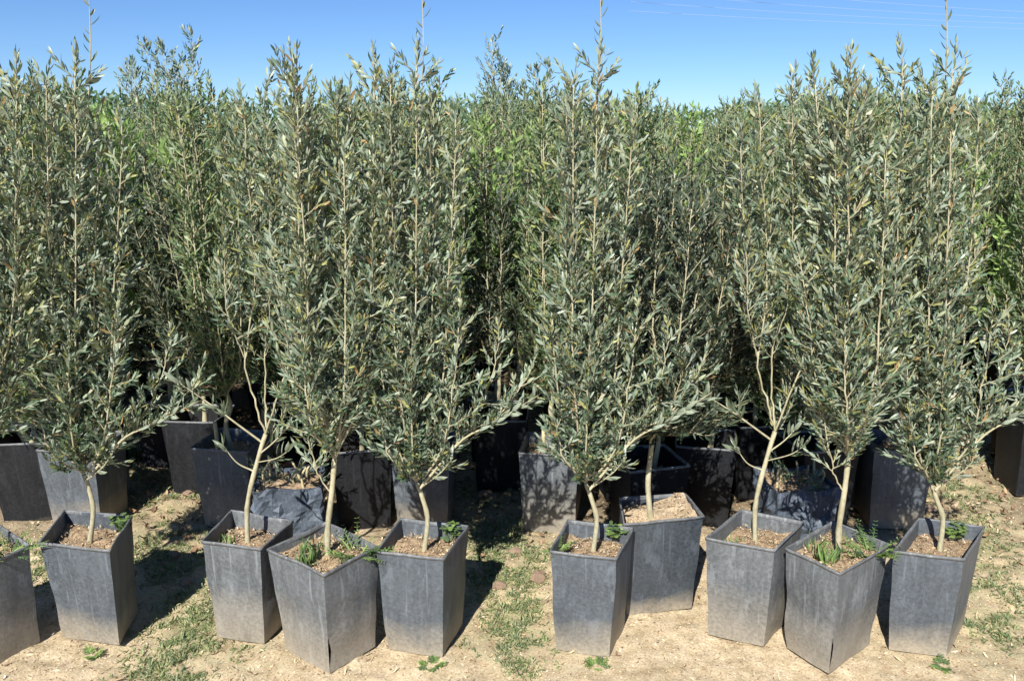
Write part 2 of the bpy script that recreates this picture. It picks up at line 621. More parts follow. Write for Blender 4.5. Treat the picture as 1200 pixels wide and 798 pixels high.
def build_soil(top, bottom, height, level, parent, seed, mat=None, slope=(0, 0), litter=260, cols=STRAW):
    litter *= 2
    cols = list(cols) + BROWN
    rng = np.random.default_rng(seed)
    top, bottom = np.array(top, float), np.array(bottom, float)
    t = level / height
    q = bottom + (top - bottom) * t
    r, cen = ring(q, 0.006, 8)
    K = len(r)
    verts, faces = [], []
    def hz(x, y):
        return level + slope[0] * (x - cen[0]) + slope[1] * (y - cen[1]) + 0.018 * mnoise.noise(Vector((x * 18, y * 18, seed))) + 0.010 * mnoise.noise(Vector((x * 50, y * 60, seed)))
    scs = (1.0, .86, .7, .54, .38, .2)
    for s in scs:
        for p in r:
            pp = cen + (p - cen) * s
            verts.append((pp[0], pp[1], hz(*pp) + 0.010 * (1 - s)))
    verts.append((cen[0], cen[1], hz(*cen) + 0.012))
    for i in range(len(scs) - 1):
        for k in range(K):
            k2 = (k + 1) % K
            faces.append((i * K + k, i * K + k2, (i + 1) * K + k2, (i + 1) * K + k))
    for k in range(K):
        faces.append(((len(scs) - 1) * K + k, (len(scs) - 1) * K + (k + 1) % K, len(verts) - 1))
    so = link('soil', mesh_from('soil', verts, faces), mat or M_SOIL, parent)
    if litter:
        def xy(rg):
            a, b = rg.uniform(.03, .97, 2)
            p = (q[0] * (1 - a) + q[1] * a) * (1 - b) + (q[3] * (1 - a) + q[2] * a) * b
            return cen + (p - cen) * 0.9
        lv = litter_leaves(rng, xy, lambda p: hz(p[0], p[1]) + 0.006, litter, 0, cols)
        link('dry_litter', lv.mesh('dry_litter'), M_CHIP, so, kind='stuff', smooth=False)
    return so

GREENS = [(0.15, 0.23, 0.07), (0.22, 0.31, 0.10), (0.10, 0.16, 0.07)]

def weed_mesh(seed, kind, h=0.06, spread=0.05, n=26):
    """small weeds: 'clover' round leaflets on stalks, 'grass' blades, 'feather' sprays of fine leaves"""
    rng = np.random.default_rng(seed)
    lv = Leaves()
    for _ in range(n):
        a = rng.random() * 6.28
        r = spread * math.sqrt(rng.random())
        x, y = r * math.cos(a), r * math.sin(a)
        c = np.array(GREENS[rng.integers(3)]) * rng.uniform(.8, 1.3)
        if kind == 'grass':
            d = unit(np.array([math.cos(a) * .5, math.sin(a) * .5, 1.0]) + rng.normal(size=3) * .25)
            L = h * rng.uniform(.6, 1.3)
            lv.add(np.array([x * .6, y * .6, 0]), d, np.array([math.cos(a), math.sin(a), .1]), L, .005, c, rng.uniform(-.5, .1))
        elif kind == 'clover':
            z = h * rng.uniform(.3, 1.0)
            top = np.array([x, y, z])
            base = np.array([x * .3, y * .3, 0])
            v = top - base
            lv.add(base, v, perp(unit(v), rng), float(np.linalg.norm(v)), .0025, c, .02)
            for q in range(4):
                b = a + q * 1.6 + rng.random()
                d = np.array([math.cos(b), math.sin(b), rng.uniform(-.1, .5)])
                lv.add(top, d, np.array([rng.normal() * .3, rng.normal() * .3, 1]), .020 * rng.uniform(.7, 1.3), .014, c * rng.uniform(.8, 1.25), -.1)
        else:
            d = unit(np.array([math.cos(a), math.sin(a), rng.uniform(.15, .9)]))
            L = h * rng.uniform(.9, 1.9)
            base = np.array([x * .4, y * .4, 0])
            lv.add(base, d, np.array([0, 0, 1.0]), L, .003, c, -.15)
            for q in range(7):
                t = .25 + .75 * q / 6
                p = base + d * L * t
                for sg in (-1, 1):
                    s = unit(np.cross(d, [0, 0, 1.0]))
                    lv.add(p, unit(d * .6 + sg * s + rng.normal(size=3) * .2), np.array([0, 0, 1.0]), .016 * (1.2 - .6 * t), .0045, c * rng.uniform(.8, 1.3), -.1)
    return lv.mesh('weed')

# ------------------------------------------------------------------ olive trees
# coordinates are local to the pot's centre; z is the height above the ground
def leader_set(rng, n, fork, top_r, z_lo, z_hi, cx=0.0, cy=0.0):
    out = []
    for i in range(n):
        a = 2.4 * i + rng.normal() * .35
        rr = top_r * math.sqrt((i + .5) / n)
        z = z_lo + (z_hi - z_lo) * rng.random()
        e = np.array([cx + rr * math.cos(a), cy + rr * math.sin(a) * .9, z])
        f = np.array(fork)
        m1 = f + (e - f) * .28 + np.array([math.cos(a), math.sin(a), 0]) * rr * .45
        m2 = f + (e - f) * .62 + np.array([math.cos(a), math.sin(a), 0]) * rr * .30
        out.append([f, m1, m2, e])
    return out

LEAF_ME = None
def single_leaf_mesh():
    global LEAF_ME
    if LEAF_ME is None:
        lv = Leaves()
        lv.add(np.zeros(3), np.array([0, 0, 1.0]), np.array([0, 1.0, 0]), .050, .0125, (0.125, 0.155, 0.095), .12)
        LEAF_ME = lv.mesh('leaf')
        LEAF_ME.materials.append(M_OLIVE)
    return LEAF_ME

def branch_with_leaves(name, rng, path, r0, parent, n_leaf, from_t=.3, scale=(.8, 1.25), sides_only=False, clump=None):
    """a bare-looking branch whose leaves can be told apart: each leaf is an object"""
    tb = Tubes()
    P = smooth_path(path, 12)
    tb.add(P, np.linspace(r0, .0012, 12), 6)
    b = link(name, tb.mesh(name), M_BARK, parent)
    me = single_leaf_mesh()
    for i in range(n_leaf):
        t = from_t + (1 - from_t) * (i + .5) / n_leaf
        if clump:
            t = clump[i % len(clump)] + rng.normal() * .03
            t = min(max(t, .05), .999)
        s = t * 11
        j = min(int(s), 10)
        p = P[j] + (P[j + 1] - P[j]) * (s - j)
        td = unit(P[j + 1] - P[j])
        up = np.array([0, 0, 1.0])
        sd = perp(td, rng)
        d = unit(td * rng.uniform(.1, .9) + sd * .8 + up * rng.uniform(.1, .9))
        nn = unit(td - d * td.dot(d) + rng.normal(size=3) * .3)
        s_ = unit(np.cross(d, nn)); nn = unit(np.cross(s_, d))
        o = bpy.data.objects.new('leaf', me)
        col.objects.link(o)
        o.parent = b
        from mathutils import Matrix
        k = rng.uniform(*scale)
        # columns: x = side, y = normal, z = direction
        o.matrix_local = Matrix(((s_[0] * k, nn[0] * k, d[0] * k, p[0]), (s_[1] * k, nn[1] * k, d[1] * k, p[1]), (s_[2] * k, nn[2] * k, d[2] * k, p[2]), (0, 0, 0, 1)))
    return b

def olive(kind, seed):
    """returns [(name, mesh)] for trunk, branches, foliage of one sort of tree plus extra single-leaf branches"""
    rng = np.random.default_rng(seed)
    parts = []
    lv = Leaves()
    extra = []
    if kind == 'A':
        tr = [(0.0, 0, .28), (.015, 0, .42), (.0, .01, .49), (-.02, .01, .55)]
        forks = [(-.02, .01, .55)]
        L = leader_set(rng, 8, (-.02, .01, .55), .125, 1.50, 1.84)
        L += leader_set(rng, 4, (-.02, .01, .56), .11, 1.0, 1.40)
        L += [[(-.02, .01, .55), (-.07, -.02, .66), (-.11, -.04, .86), (-.13, -.04, 1.12)],
              [(0, .01, .56), (.07, -.05, .70), (.10, -.06, .88), (.12, -.07, 1.1)]]
        L += [[(.02, 0, .57), (.13, .02, .71), (.24, .01, .78), (.33, .03, .90)],
              [(.10, -.02, .68), (.17, .03, .78), (.22, .04, .92), (.24, .05, 1.02)],
              [(.01, .01, .56), (-.05, -.04, .60), (-.10, -.06, .68), (-.12, -.07, .78)]]
        kw = dict(step=.021, tl=(.05, .15), twig_from=.04, node=.0125)
        r0 = .0125
        extra = [('branch', [(-.01, 0, .53), (.12, -.02, .70), (.22, -.03, .765), (.36, -.03, .86)], .005, 34, .45, None),
                 ('branch', [(0, 0, .54), (.06, -.03, .60), (.10, -.05, .66)], .003, 12, .2, None),
                 ('shoot', [(.0, 0, 1.66), (.012, 0, 1.86), (.008, 0, 2.06)], .003, 11, .30, None)]
    elif kind == 'B':
        tr = [(0, 0, .28), (.0, 0, .45), (.035, 0, .61), (.06, 0, .70)]
        f = (.06, 0, .70)
        m = (.0, -.01, .95)
        q = (.15, -.02, 1.0)
        u = (.058, .02, .98)
        L = [[f, (.03, -.01, .81), (0, -.01, .92), (.01, -.01, 1.03), (.03, 0, 1.19), (.02, 0, 1.40), (0, 0, 1.72)],
             [f, (.055, .02, .83), (.055, .02, .98), (.06, .03, 1.15), (.10, .04, 1.50)],
             [f, (.12, -.02, .88), (.15, -.02, 1.02), (.16, -.03, 1.25), (.13, -.03, 1.62)],
             [q, (.17, .03, 1.12), (.20, .07, 1.25), (.2, .08, 1.5)],
             [u, (.04, .07, 1.10), (.01, .10, 1.25), (-.01, .11, 1.58)],
             [m, (-.02, .02, 1.05), (-.03, .04, 1.22), (-.04, .05, 1.62)],
             [m, (-.02, -.03, 1.02), (-.04, -.05, 1.12), (-.05, -.05, 1.30)],
             [u, (.08, -.03, 1.12), (.09, -.05, 1.35), (.08, -.05, 1.78)],
             [(.035, 0, .61), (.09, .04, .72), (.13, .08, .84), (.16, .10, 1.0)]]
        kw = dict(step=.019, tl=(.04, .11), twig_from=.16, node=.0125)
        r0 = .0145
        extra = [('branch', [(.05, 0, .67), (-.03, -.02, .74), (-.09, -.03, .79), (-.20, -.04, .87)], .004, 30, .3, (.45, .52, .6, .66, .9, .95, .99)),
                 ('branch', [(.02, 0, .57), (-.03, -.01, .60), (-.07, -.02, .66)], .003, 9, .3, (.85, .95, .99)),
                 ('branch', [(.04, 0, .63), (.09, -.02, .68), (.15, -.02, .75)], .003, 9, .4, None),
                 ('branch', [(.03, 0, .60), (.10, -.03, .63), (.14, -.04, .66)], .0022, 6, .4, None)]
    elif kind == 'C':
        tr = [(.01, 0, .28), (.01, 0, .42), (.025, 0, .55), (.035, 0, .66)]
        f = (.035, 0, .66)
        L = [[(.02, 0, .55), (-.01, -.01, .60), (-.03, -.02, .68), (-.08, -.03, .95), (-.13, -.03, 1.3)],
             [f, (.01, -.01, .78), (.0, -.01, .93), (-.01, -.01, 1.08), (-.05, 0, 1.45), (-.08, 0, 1.78)],
             [f, (.07, -.02, .80), (.10, -.02, .92), (.15, -.02, 1.2), (.16, 0, 1.8)]]
        L += leader_set(rng, 9, f, .145, 1.55, 1.84, .02)
        L += leader_set(rng, 3, f, .16, 1.0, 1.4, .02)
        kw = dict(step=.020, tl=(.05, .16), twig_from=.11, node=.0125)
        r0 = .0155
        extra = []
    elif kind == 'D':
        tr = [(-.02, 0, .28), (-.035, 0, .44), (-.025, 0, .58), (-.01, 0, .74)]
        f = (-.01, 0, .74)
        L = [[f, (-.02, -.01, .96), (-.02, 0, 1.16), (-.01, 0, 1.45)],
             [f, (.06, 0, .85), (.12, 0, 1.1), (.15, 0, 1.38)],
             [f, (.04, .06, .9), (.05, .1, 1.2), (.06, .1, 1.5)]]
        L += leader_set(rng, 7, f, .21, 1.15, 1.45, .03)
        L += leader_set(rng, 10, (-.02, 0, .64), .29, .66, 1.05, .03)
        kw = dict(step=.019, tl=(.07, .16), twig_from=.04, node=.0125)
        r0 = .0125
        extra = [('branch', [(-.02, 0, .62), (.03, -.02, .70), (.09, -.03, .80)], .004, 10, .4, None)]
    else:
        # the bushier trees of the rows behind
        zf = {'E': .50, 'F': .56, 'G': .48, 'H': .46}[kind]
        top = {'E': 1.84, 'F': 1.80, 'G': 1.72, 'H': 1.86}[kind]
        rr = {'E': .15, 'F': .12, 'G': .24, 'H': .17}[kind]
        tr = [(0, 0, .28), (.02, .01, .42), (-.01, 0, .5), (0, 0, zf)]
        L = leader_set(rng, 9, (0, 0, zf), rr, top - .30, top)
        L += leader_set(rng, 5, (0, 0, zf), rr * .95, 1.0, 1.4)
        if kind in 'GH':
            L += leader_set(rng, 14, (0, 0, zf - .03), .32, .52, .95)
        else:
            L += leader_set(rng, 7, (0, 0, zf), .20, .68, .98)
        kw = dict(step=.026, tl=(.07, .16) if kind in 'EF' else (.08, .19), twig_from=.03, node=.015)
        r0 = .014
    tb = Tubes()
    P = smooth_path(tr, 14)
    r0 *= {'B': .54, 'C': .58, 'A': .64}.get(kind, .72)
    rads = np.linspace(r0 * 1.12, r0 * .82, 14)
    rads[0] *= 1.35; rads[1] *= 1.12
    rads *= 1 + .07 * rng.normal(size=14)
    tb.add(P, rads, 10)
    parts.append(('trunk', tb.mesh('trunk')))
    warm = dict(A=(.05, .8), B=(.15, .8), C=(.25, 1.0), D=(0., .1)).get(kind, (.05, .6))
    for path in L:
        if kind == 'B':
            kw['twig_from'] = .30 if path is L[0] or path is L[1] else .2
        t = grow_leader(rng, path, lv, r0 * (.44 if kind == 'B' else .48) * (1 if abs(path[0][2] - tr[-1][2]) < .02 else .6), .0015, warm0=warm[0], warm1=warm[1], **kw)
        parts.append(('branch', t.mesh('branch')))
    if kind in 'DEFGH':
        lv.c = [c * (.5 if kind == 'D' else np.array([.92, 1.03, .74])) for c in lv.c]  # the darkest kind has its leaf colours lowered to stand for shade
    fol = lv.mesh('foliage')
    return parts, fol, extra

KINDS = {}
def get_kind(k, seed):
    if k not in KINDS:
        KINDS[k] = olive(k, seed)
    return KINDS[k]

def join_wood(parts):
    v, f = [], []
    for _, me in parts:
        n0 = len(v)
        v += [tuple(x.co) for x in me.vertices]
        f += [tuple(n0 + i for i in p.vertices) for p in me.polygons]
    return mesh_from('branches', v, f)

JOINED = {}
def plant_tree(root, kind, seed, lean=0.0, detail=True, rz=0.0, off=(0, 0), zs=1.0):
    parts, fol, extra = get_kind(kind, seed)
    def place(o):
        o.location = (off[0], off[1], 0)
        # turn about the soil so that the tree leans while its pot stays level
        o.rotation_euler = (0, lean, rz)
        base = Vector((0, 0, .30))
        rb = base.copy(); rb.rotate(o.rotation_euler)
        o.location = Vector((off[0], off[1], 0)) + base - rb
        return o
    if detail:
        for nm, me in parts:
            place(link(nm, me, M_BARK, root))
        rng = np.random.default_rng(seed + 99)
        for (nm, path, r0, n, ft, cl) in extra:
            place(branch_with_leaves(nm, rng, path, r0 * (.7 if nm == 'shoot' else 1), root, n, ft, clump=cl, scale=(.6, .95) if nm == 'shoot' else (.8, 1.25)))
    else:
        if kind not in JOINED:
            JOINED[kind] = join_wood(parts[1:])
        place(link('trunk', parts[0][1], M_BARK, root))
        place(link('branches', JOINED[kind], M_BARK, root, kind='stuff'))
    place(link('foliage', fol, {'A': M_OLIVE, 'B': M_OLIVE, 'C': M_OLIVE, 'D': M_OLIVE_SHADED}.get(kind, M_OLIVE_BACK), root, kind='stuff', smooth=False))

def potted(name, label, top, base_shrink, height, potmat, kind, seed, lean=0.0, group=None, cat='potted tree', soil=None,
           level=.055, slope=(0, 0), base_shift=(0, 0), detail=True, crumple=0, dent=.004, rim=.005, tear=False, litter=260, rz=0, off=(0, 0), cols=STRAW):
    """top: the four rim corners on the ground plan (world x, y)"""
    T = np.array(top, float)
    c = T.mean(0)
    root = empty(name, (c[0], c[1], 0))
    tag(root, label, cat, group)
    t = T - c
    b = t * base_shrink + np.array(base_shift)
    build_pot(t, b, height, potmat, root, seed, dent, crumple, rim, tear)
    build_soil(t, b, height, height - level, root, seed, soil, slope, litter, cols)
    if kind:
        plant_tree(root, kind, seed_of[kind], lean, detail, rz, off)
    return root

def weed(parent, x, y, z, kind, seed, h, spread, n):
    o = link('weed', weed_mesh(seed, kind, h, spread, n), M_HERB, parent, smooth=False)
    o.location = (x, y, z)
    o['kind'] = 'stuff'
    return o

seed_of = dict(A=11, B=22, C=33, D=44, E=55, F=66, G=77, H=88)
LEAN = 0.058

# ------------------------------------------------------------------ ground
def aisle_mask(x, y):
    """1 in the weedy aisles between the pots"""
    c1 = np.exp(-((x + 1.08 + (y - 2.6) * .52) / .24) ** 2)
    c2 = np.exp(-((x + .02 + (y - 3.0) * .06) / .20) ** 2)
    c3 = np.exp(-((x - 1.68 - (y - 2.65) * .42) / .28) ** 2)
    m = np.maximum(np.maximum(c1, c2), c3)
    return m * np.clip((y - 2.2) / .4, 0, 1)

def ground_z(x, y):
    x, y = np.asarray(x, float), np.asarray(y, float)
    near = np.clip((12 - np.abs(y)) / 6, 0, 1)
    m = aisle_mask(x, y)
    z = (fbm(x * 3, y * 3, 3, 5) - .5) * .030
    z = z + (fbm(x * 22, y * 22, 3, 9) - .5) * (.020 + .012 * m)
    z = z + np.maximum(0, fbm(x * 9, y * 9, 2, 31) - .62) * .16 * m * np.clip((y - 3.2) / .5, 0, 1)
    return z * near - .004

def axis(lo, hi, step, far):
    a = list(np.arange(lo, hi + 1e-6, step))
    s = step
    up, dn = [], []
    v = a[-1]
    while v < far:
        s *= 1.35; v += s; up.append(v)
    s = step; v = a[0]
    while v > -far:
        s *= 1.35; v -= s; dn.append(v)
    return np.array(dn[::-1] + a + up)

gx, gy = axis(-2.9, 2.9, .016, 600), axis(2.0, 5.4, .016, 600)
X, Y = np.meshgrid(gx, gy)
Z = ground_z(X, Y)
nx, ny = len(gx), len(gy)
V = np.stack([X, Y, Z], -1).reshape(-1, 3)
ii = np.arange(nx - 1)[None] + (np.arange(ny - 1) * nx)[:, None]
Q = np.stack([ii, ii + 1, ii + 1 + nx, ii + nx], -1).reshape(-1, 4)
gm = bpy.data.meshes.new('ground')
gm.vertices.add(len(V)); gm.vertices.foreach_set('co', V.ravel())
gm.loops.add(Q.size); gm.loops.foreach_set('vertex_index', Q.ravel().astype(np.int32))
gm.polygons.add(len(Q)); gm.polygons.foreach_set('loop_start', (np.arange(len(Q)) * 4).astype(np.int32))
gm.update(calc_edges=True)
ga = gm.attributes.new('growth', 'FLOAT', 'POINT')
ga.data.foreach_set('value', (aisle_mask(X, Y) * .9).ravel())
shade_amt = np.clip((Y - 2.95 - .35 * fbm(X * 4, Y * 4, 3, 50)) / .5, 0, 1) * np.clip((10.5 - Y) / 2, 0, 1) * (1 - .75 * aisle_mask(X, Y) * np.clip((4.9 - Y) / .8, 0, 1)) * .85  # amount of shade painted into the ground behind the front row, less in aisles
g_shade = gm.attributes.new('row_shade', 'FLOAT', 'POINT')
g_shade.data.foreach_set('value', shade_amt.ravel())
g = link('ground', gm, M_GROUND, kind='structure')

# ------------------------------------------------------------------ front row of pots
def quad(*p):
    return p

FRONT = []
def front(*a, **k):
    r = potted('potted_olive_tree', *a, group='olive saplings along the front of the nursery row', **k)
    FRONT.append(r)
    return r

P0 = front('leftmost front olive sapling, its grey square pot cut off by the left edge',
           quad((-1.905, 2.440), (-1.640, 2.297), (-1.536, 2.480), (-1.76, 2.655)), .86, .36, M_POT_DUSTY, 'C', 1, lean=.12, base_shift=(0, .02), level=.034, litter=400)
P1 = front('olive sapling in the bluish pot right beside the leftmost cut-off pot',
           quad((-1.512, 2.496), (-1.267, 2.445), (-1.300, 2.688), (-1.560, 2.740)), .84, .36, M_POT, 'A', 2, lean=.115, base_shift=(0, .01))
P2 = front('thin open olive sapling in the dusty pot just right of the first weedy gap',
           quad((-1.000, 2.507), (-.795, 2.456), (-.742, 2.655), (-.975, 2.735)), .84, .36, M_POT_DUSTY, 'B', 3, lean=.065, base_shift=(-.005, .005))
P3 = front('dense olive sapling in the corner-on dented pot with grass tuft, left half',
           quad((-.768, 2.456), (-.561, 2.297), (-.425, 2.473), (-.630, 2.645)), .84, .36, M_POT_DUSTY, 'C', 4, lean=.038, tear=True, dent=.006, level=.034, litter=400)
P4 = front('olive sapling in the bluish pot just left of the middle weedy gap',
           quad((-.426, 2.439), (-.210, 2.390), (-.145, 2.617), (-.378, 2.674)), .84, .36, M_POT, 'A', 5, lean=.018)
P5 = front('olive sapling in the bluish pot just right of the middle weedy gap',
           quad((.118, 2.439), (.324, 2.390), (.405, 2.600), (.190, 2.664)), .84, .36, M_POT, 'A', 6, lean=-.014)
P6 = front('dark-leaved olive sapling in the set-back pot heaped with pale sandy soil',
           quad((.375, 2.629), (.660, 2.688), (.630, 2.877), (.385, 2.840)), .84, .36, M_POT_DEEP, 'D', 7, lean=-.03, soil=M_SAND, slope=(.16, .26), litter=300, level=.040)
P7 = front('thin open olive sapling with low branch reaching left over the dark gap',
           quad((.628, 2.531), (.827, 2.445), (.985, 2.645), (.800, 2.741)), .84, .36, M_POT_DUSTY, 'B', 8, lean=-.062)
P8 = front('dense olive sapling in the corner-on dented pot with grass tuft, right half',
           quad((.867, 2.461), (.976, 2.297), (1.205, 2.484), (1.085, 2.655)), .84, .36, M_POT_DUSTY, 'C', 9, lean=-.075, tear=True, dent=.006, level=.034, litter=400)
P9 = front('rightmost front olive sapling, in a bluish pot with clover at its rim',
           quad((1.195, 2.439), (1.395, 2.390), (1.575, 2.610), (1.385, 2.674)), .84, .36, M_POT, 'A', 10, lean=-.112)

for k, (p, x, y) in enumerate(((P1, .075, .085), (P4, .085, .075), (P5, .085, .085), (P9, .10, .09))):
    weed(p, x, y, .308, 'clover', 200 + k, .06, .032, 14)
    weed(p, -.02, -.05, .303, 'grass', 210 + k, .02, .06, 14)
for k, p in enumerate((P0, P3, P8)):
    weed(p, -.045, -.055, .326, 'grass', 220 + k, .06, .028, 34)
    weed(p, .105, -.005, .328, 'feather', 230 + k, .07, .05, 20)
    weed(p, .03, .03, .326, 'grass', 240 + k, .02, .08, 40)
    weed(p, -.05, .04, .326, 'grass', 250 + k, .045, .05, 16)
weed(P5, -.115, -.01, .325, 'feather', 260, .045, .025, 9)
for k, p in enumerate((P2, P7)):
    weed(p, -.07, .0, .305, 'grass', 270 + k, .035, .04, 14)

# ------------------------------------------------------------------ second row
G2 = 'olive saplings of the second row'
def sq(cx, cy, s, a, asp=1.0):
    c_, s_ = math.cos(R(a)), math.sin(R(a))
    return [(cx + c_ * x * s / 2 - s_ * y * s * asp / 2, cy + s_ * x * s / 2 + c_ * y * s * asp / 2) for x, y in ((-1, -1), (1, -1), (1, 1), (-1, 1))]

def second(label, cx, cy, a, mat, kind, seed, lean, h=.36, s=.25, **k):
    return potted('potted_olive_tree', label, sq(cx, cy, s, a), .85, h, mat, kind, seed, lean=lean, group=G2, detail=True, rz=R(70 + seed * 57), **k)

second('olive sapling in a dark pot half hidden behind the leftmost front pot', -2.10, 3.50, 6, M_POT_DARK, 'H', 12, .09, level=.10)
second('olive sapling in the leaf-shadowed pot behind the first bluish pot from the left', -1.83, 3.42, -5, M_POT, 'E', 13, .08)
second('olive sapling in the grey dappled pot at the first weedy gap, beside a cane', -1.19, 3.43, -9, M_POT_DUSTY, 'F', 14, .05)
second('olive sapling in a dark narrow pot left behind the first dappled grey pot', -1.46, 3.78, -4, M_POT_DARK, 'D', 15, .06, level=.10)
second('olive sapling in the black pot behind the left corner-on dented pot', -.64, 3.42, 10, M_POT_DARK, 'H', 16, .03, level=.10)
second('olive sapling in the leaf-shadowed pot behind the pot left of the middle gap', -.37, 3.42, -5, M_POT, 'E', 17, .02)
second('olive sapling in the grey dappled pot right of the middle gap, beside a cane', .17, 3.38, -9, M_POT_DUSTY, 'F', 18, -.0)
second('olive sapling in a dark narrow pot left behind the middle dappled grey pot', -.05, 3.80, -4, M_POT_DARK, 'D', 19, 0, level=.10)
second('olive sapling in a black pot deep in the shadow behind the sandy-soil pot', .52, 3.72, 8, M_POT_DARK, 'H', 20, -.02, level=.10)
second('olive sapling in a black pot in the darkest gap left of the bare low branch', .83, 3.45, -12, M_POT_DARK, 'D', 21, -.03, level=.10)
second('olive sapling in a black pot in deep shadow behind the open low-branched sapling', 1.12, 3.72, 9, M_POT_DARK, 'G', 25, -.05, level=.10)
second('olive sapling in the black pot behind the right corner-on dented pot', 1.30, 3.42, 10, M_POT_DARK, 'H', 22, -.05, level=.10)
second('olive sapling in the leaf-shadowed pot behind the rightmost front pot', 1.63, 3.42, -5, M_POT, 'E', 23, -.08)
second('olive sapling in a dark narrow pot at the right edge beyond the right weedy gap', 2.44, 3.75, -4, M_POT_DARK, 'F', 24, -.09, level=.10)

second('low shade-toned olive sapling in a black pot filling the shade behind the sandy pot', .55, 3.23, 14, M_POT_DARK, 'D', 27, -.03, level=.10)

# crumpled low grow bags with cut stems
def grow_bag(label, cx, cy, seed, a):
    root = potted('grow_bag', label, sq(cx, cy, .25, a, .9), .98, .31, M_BAG, None, seed, cat='grow bag', group='crumpled grow bags behind the front pots',
                  crumple=.026, rim=0, level=.02, litter=160)
    root.children[0].name = 'bag'
    rng = np.random.default_rng(seed)
    for k in range(7):
        tb = Tubes()
        x, y = rng.uniform(-.09, .09), rng.uniform(-.06, .07)
        h = rng.uniform(.03, .10)
        tb.add(smooth_path([(x, y, .275), (x + rng.normal() * .008, y, .30 + h * .5), (x + rng.normal() * .015, y + rng.normal() * .01, .30 + h)], 5), np.linspace(.006, .004, 5), 7)
        link('cut_stem', tb.mesh('cut_stem'), M_STAKE, root)
    lv = Leaves()
    tb = Tubes()
    for k in range(9):
        a_ = rng.random() * 6.28
        leafy_twig(rng, tb, lv, np.array([rng.uniform(-.10, .10), rng.uniform(-.04, .08), .26]), np.array([math.cos(a_) * .8, math.sin(a_) * .8 - .2, .7]), rng.uniform(.08, .2), .0016, warm=0, up=.1)
    link('sprouts', lv.mesh('sprouts'), M_OLIVE, root, kind='stuff', smooth=False)
    link('twigs', tb.mesh('twigs'), M_BARK, root, kind='stuff')
    return root
grow_bag('low crumpled black grow bag with cut stems between the two dusty pots, left half', -.88, 3.13, 31, 8)
grow_bag('low crumpled black grow bag with cut stems behind the dusty pots, right half', 1.12, 3.13, 32, 8)

# cut canes standing in the soil beside the dappled grey pots' trunks
def cane(label, x, y, h, z0, tilt):
    tb = Tubes()
    tb.add([(0, 0, 0), (tilt * .5, 0, h * .5), (tilt, 0, h)], [.009, .0085, .008], 8)
    o = link('cane', tb.mesh('cane'), M_STAKE)
    o.location = (x, y, z0)
    tag(o, label, 'cane', 'cut canes in the second row')
cane('short pale cut cane standing in the left dappled grey pot', -1.235, 3.37, .15, .31, -.004)
cane('short pale cut cane standing in the middle dappled grey pot', .13, 3.32, .15, .31, 0)

# ------------------------------------------------------------------ rows behind
G3 = 'olive saplings packed in the rows behind'
LAB3 = 'grey-green olive sapling in a black pot packed in the rows behind the second'
ROWN = ('third', 'fourth', 'fifth', 'sixth', 'seventh', 'rearmost')
protos = {}
def proto(kind):
    if kind not in protos:
        root = potted('potted_olive_tree', LAB3, sq(0, 0, .25, 0), .85, .36, M_POT_DARK, kind, seed_of[kind], group=G3, detail=False, litter=0, level=.10)
        protos[kind] = [root, False]
    return protos[kind]

def place_back(kind, x, y, s, a, r):
    pr = proto(kind)
    if pr[1]:
        o = copy_tree(pr[0])
    else:
        o = pr[0]; pr[1] = True
    o.location = (x, y, 0)
    o.rotation_euler = (0, 0, a)
    o.scale = (s, s, s)
    o['label'] = 'grey-green olive sapling in a black pot, one of the packed %s row from the front' % ROWN[r]
    o['group'] = 'olive saplings packed in the %s row' % ROWN[r]
    return o

rng = random.Random(7)
GREEN_BUSHES = [(-1.70, 4.05), (-.08, 4.10), (.76, 4.15), (2.60, 4.05)]
for r, y0 in enumerate((4.15, 4.75, 5.4, 6.1, 6.9, 7.8)):
    half = .66 * y0 + .3
    n = int(2 * half / .42)
    for i in range(n):
        x = -half + 2 * half * (i + .5 + .5 * (r % 2) - .25) / n + rng.uniform(-.06, .06)
        y = y0 + rng.uniform(-.09, .09)
        if y < 5.2:
            ax1, ax2, ax3 = -1.08 - (y - 2.6) * .52, -.03 - (y - 2.6) * .05, 1.68 + (y - 2.65) * .42
            if min(abs(x - ax1), abs(x - ax2), abs(x - ax3)) < .17:
                continue
        if any(abs(x - bx) < .28 and abs(y - by) < .35 for bx, by in GREEN_BUSHES):
            continue
        s = rng.uniform(.93, 1.03) + .012 * r
        if any(abs(x / (y + .4) - bx / (by + .4)) < .07 and y < by + .1 for bx, by in GREEN_BUSHES):
            continue
        if y > 4 and (abs(x / (y + .4) + .27) < .045 or abs(x / (y + .4) - .21) < .05):
            s *= .955
        place_back(rng.choice('GHGHEF' if r > 1 else 'GH'), x, y, s, rng.uniform(0, 6.28), r)

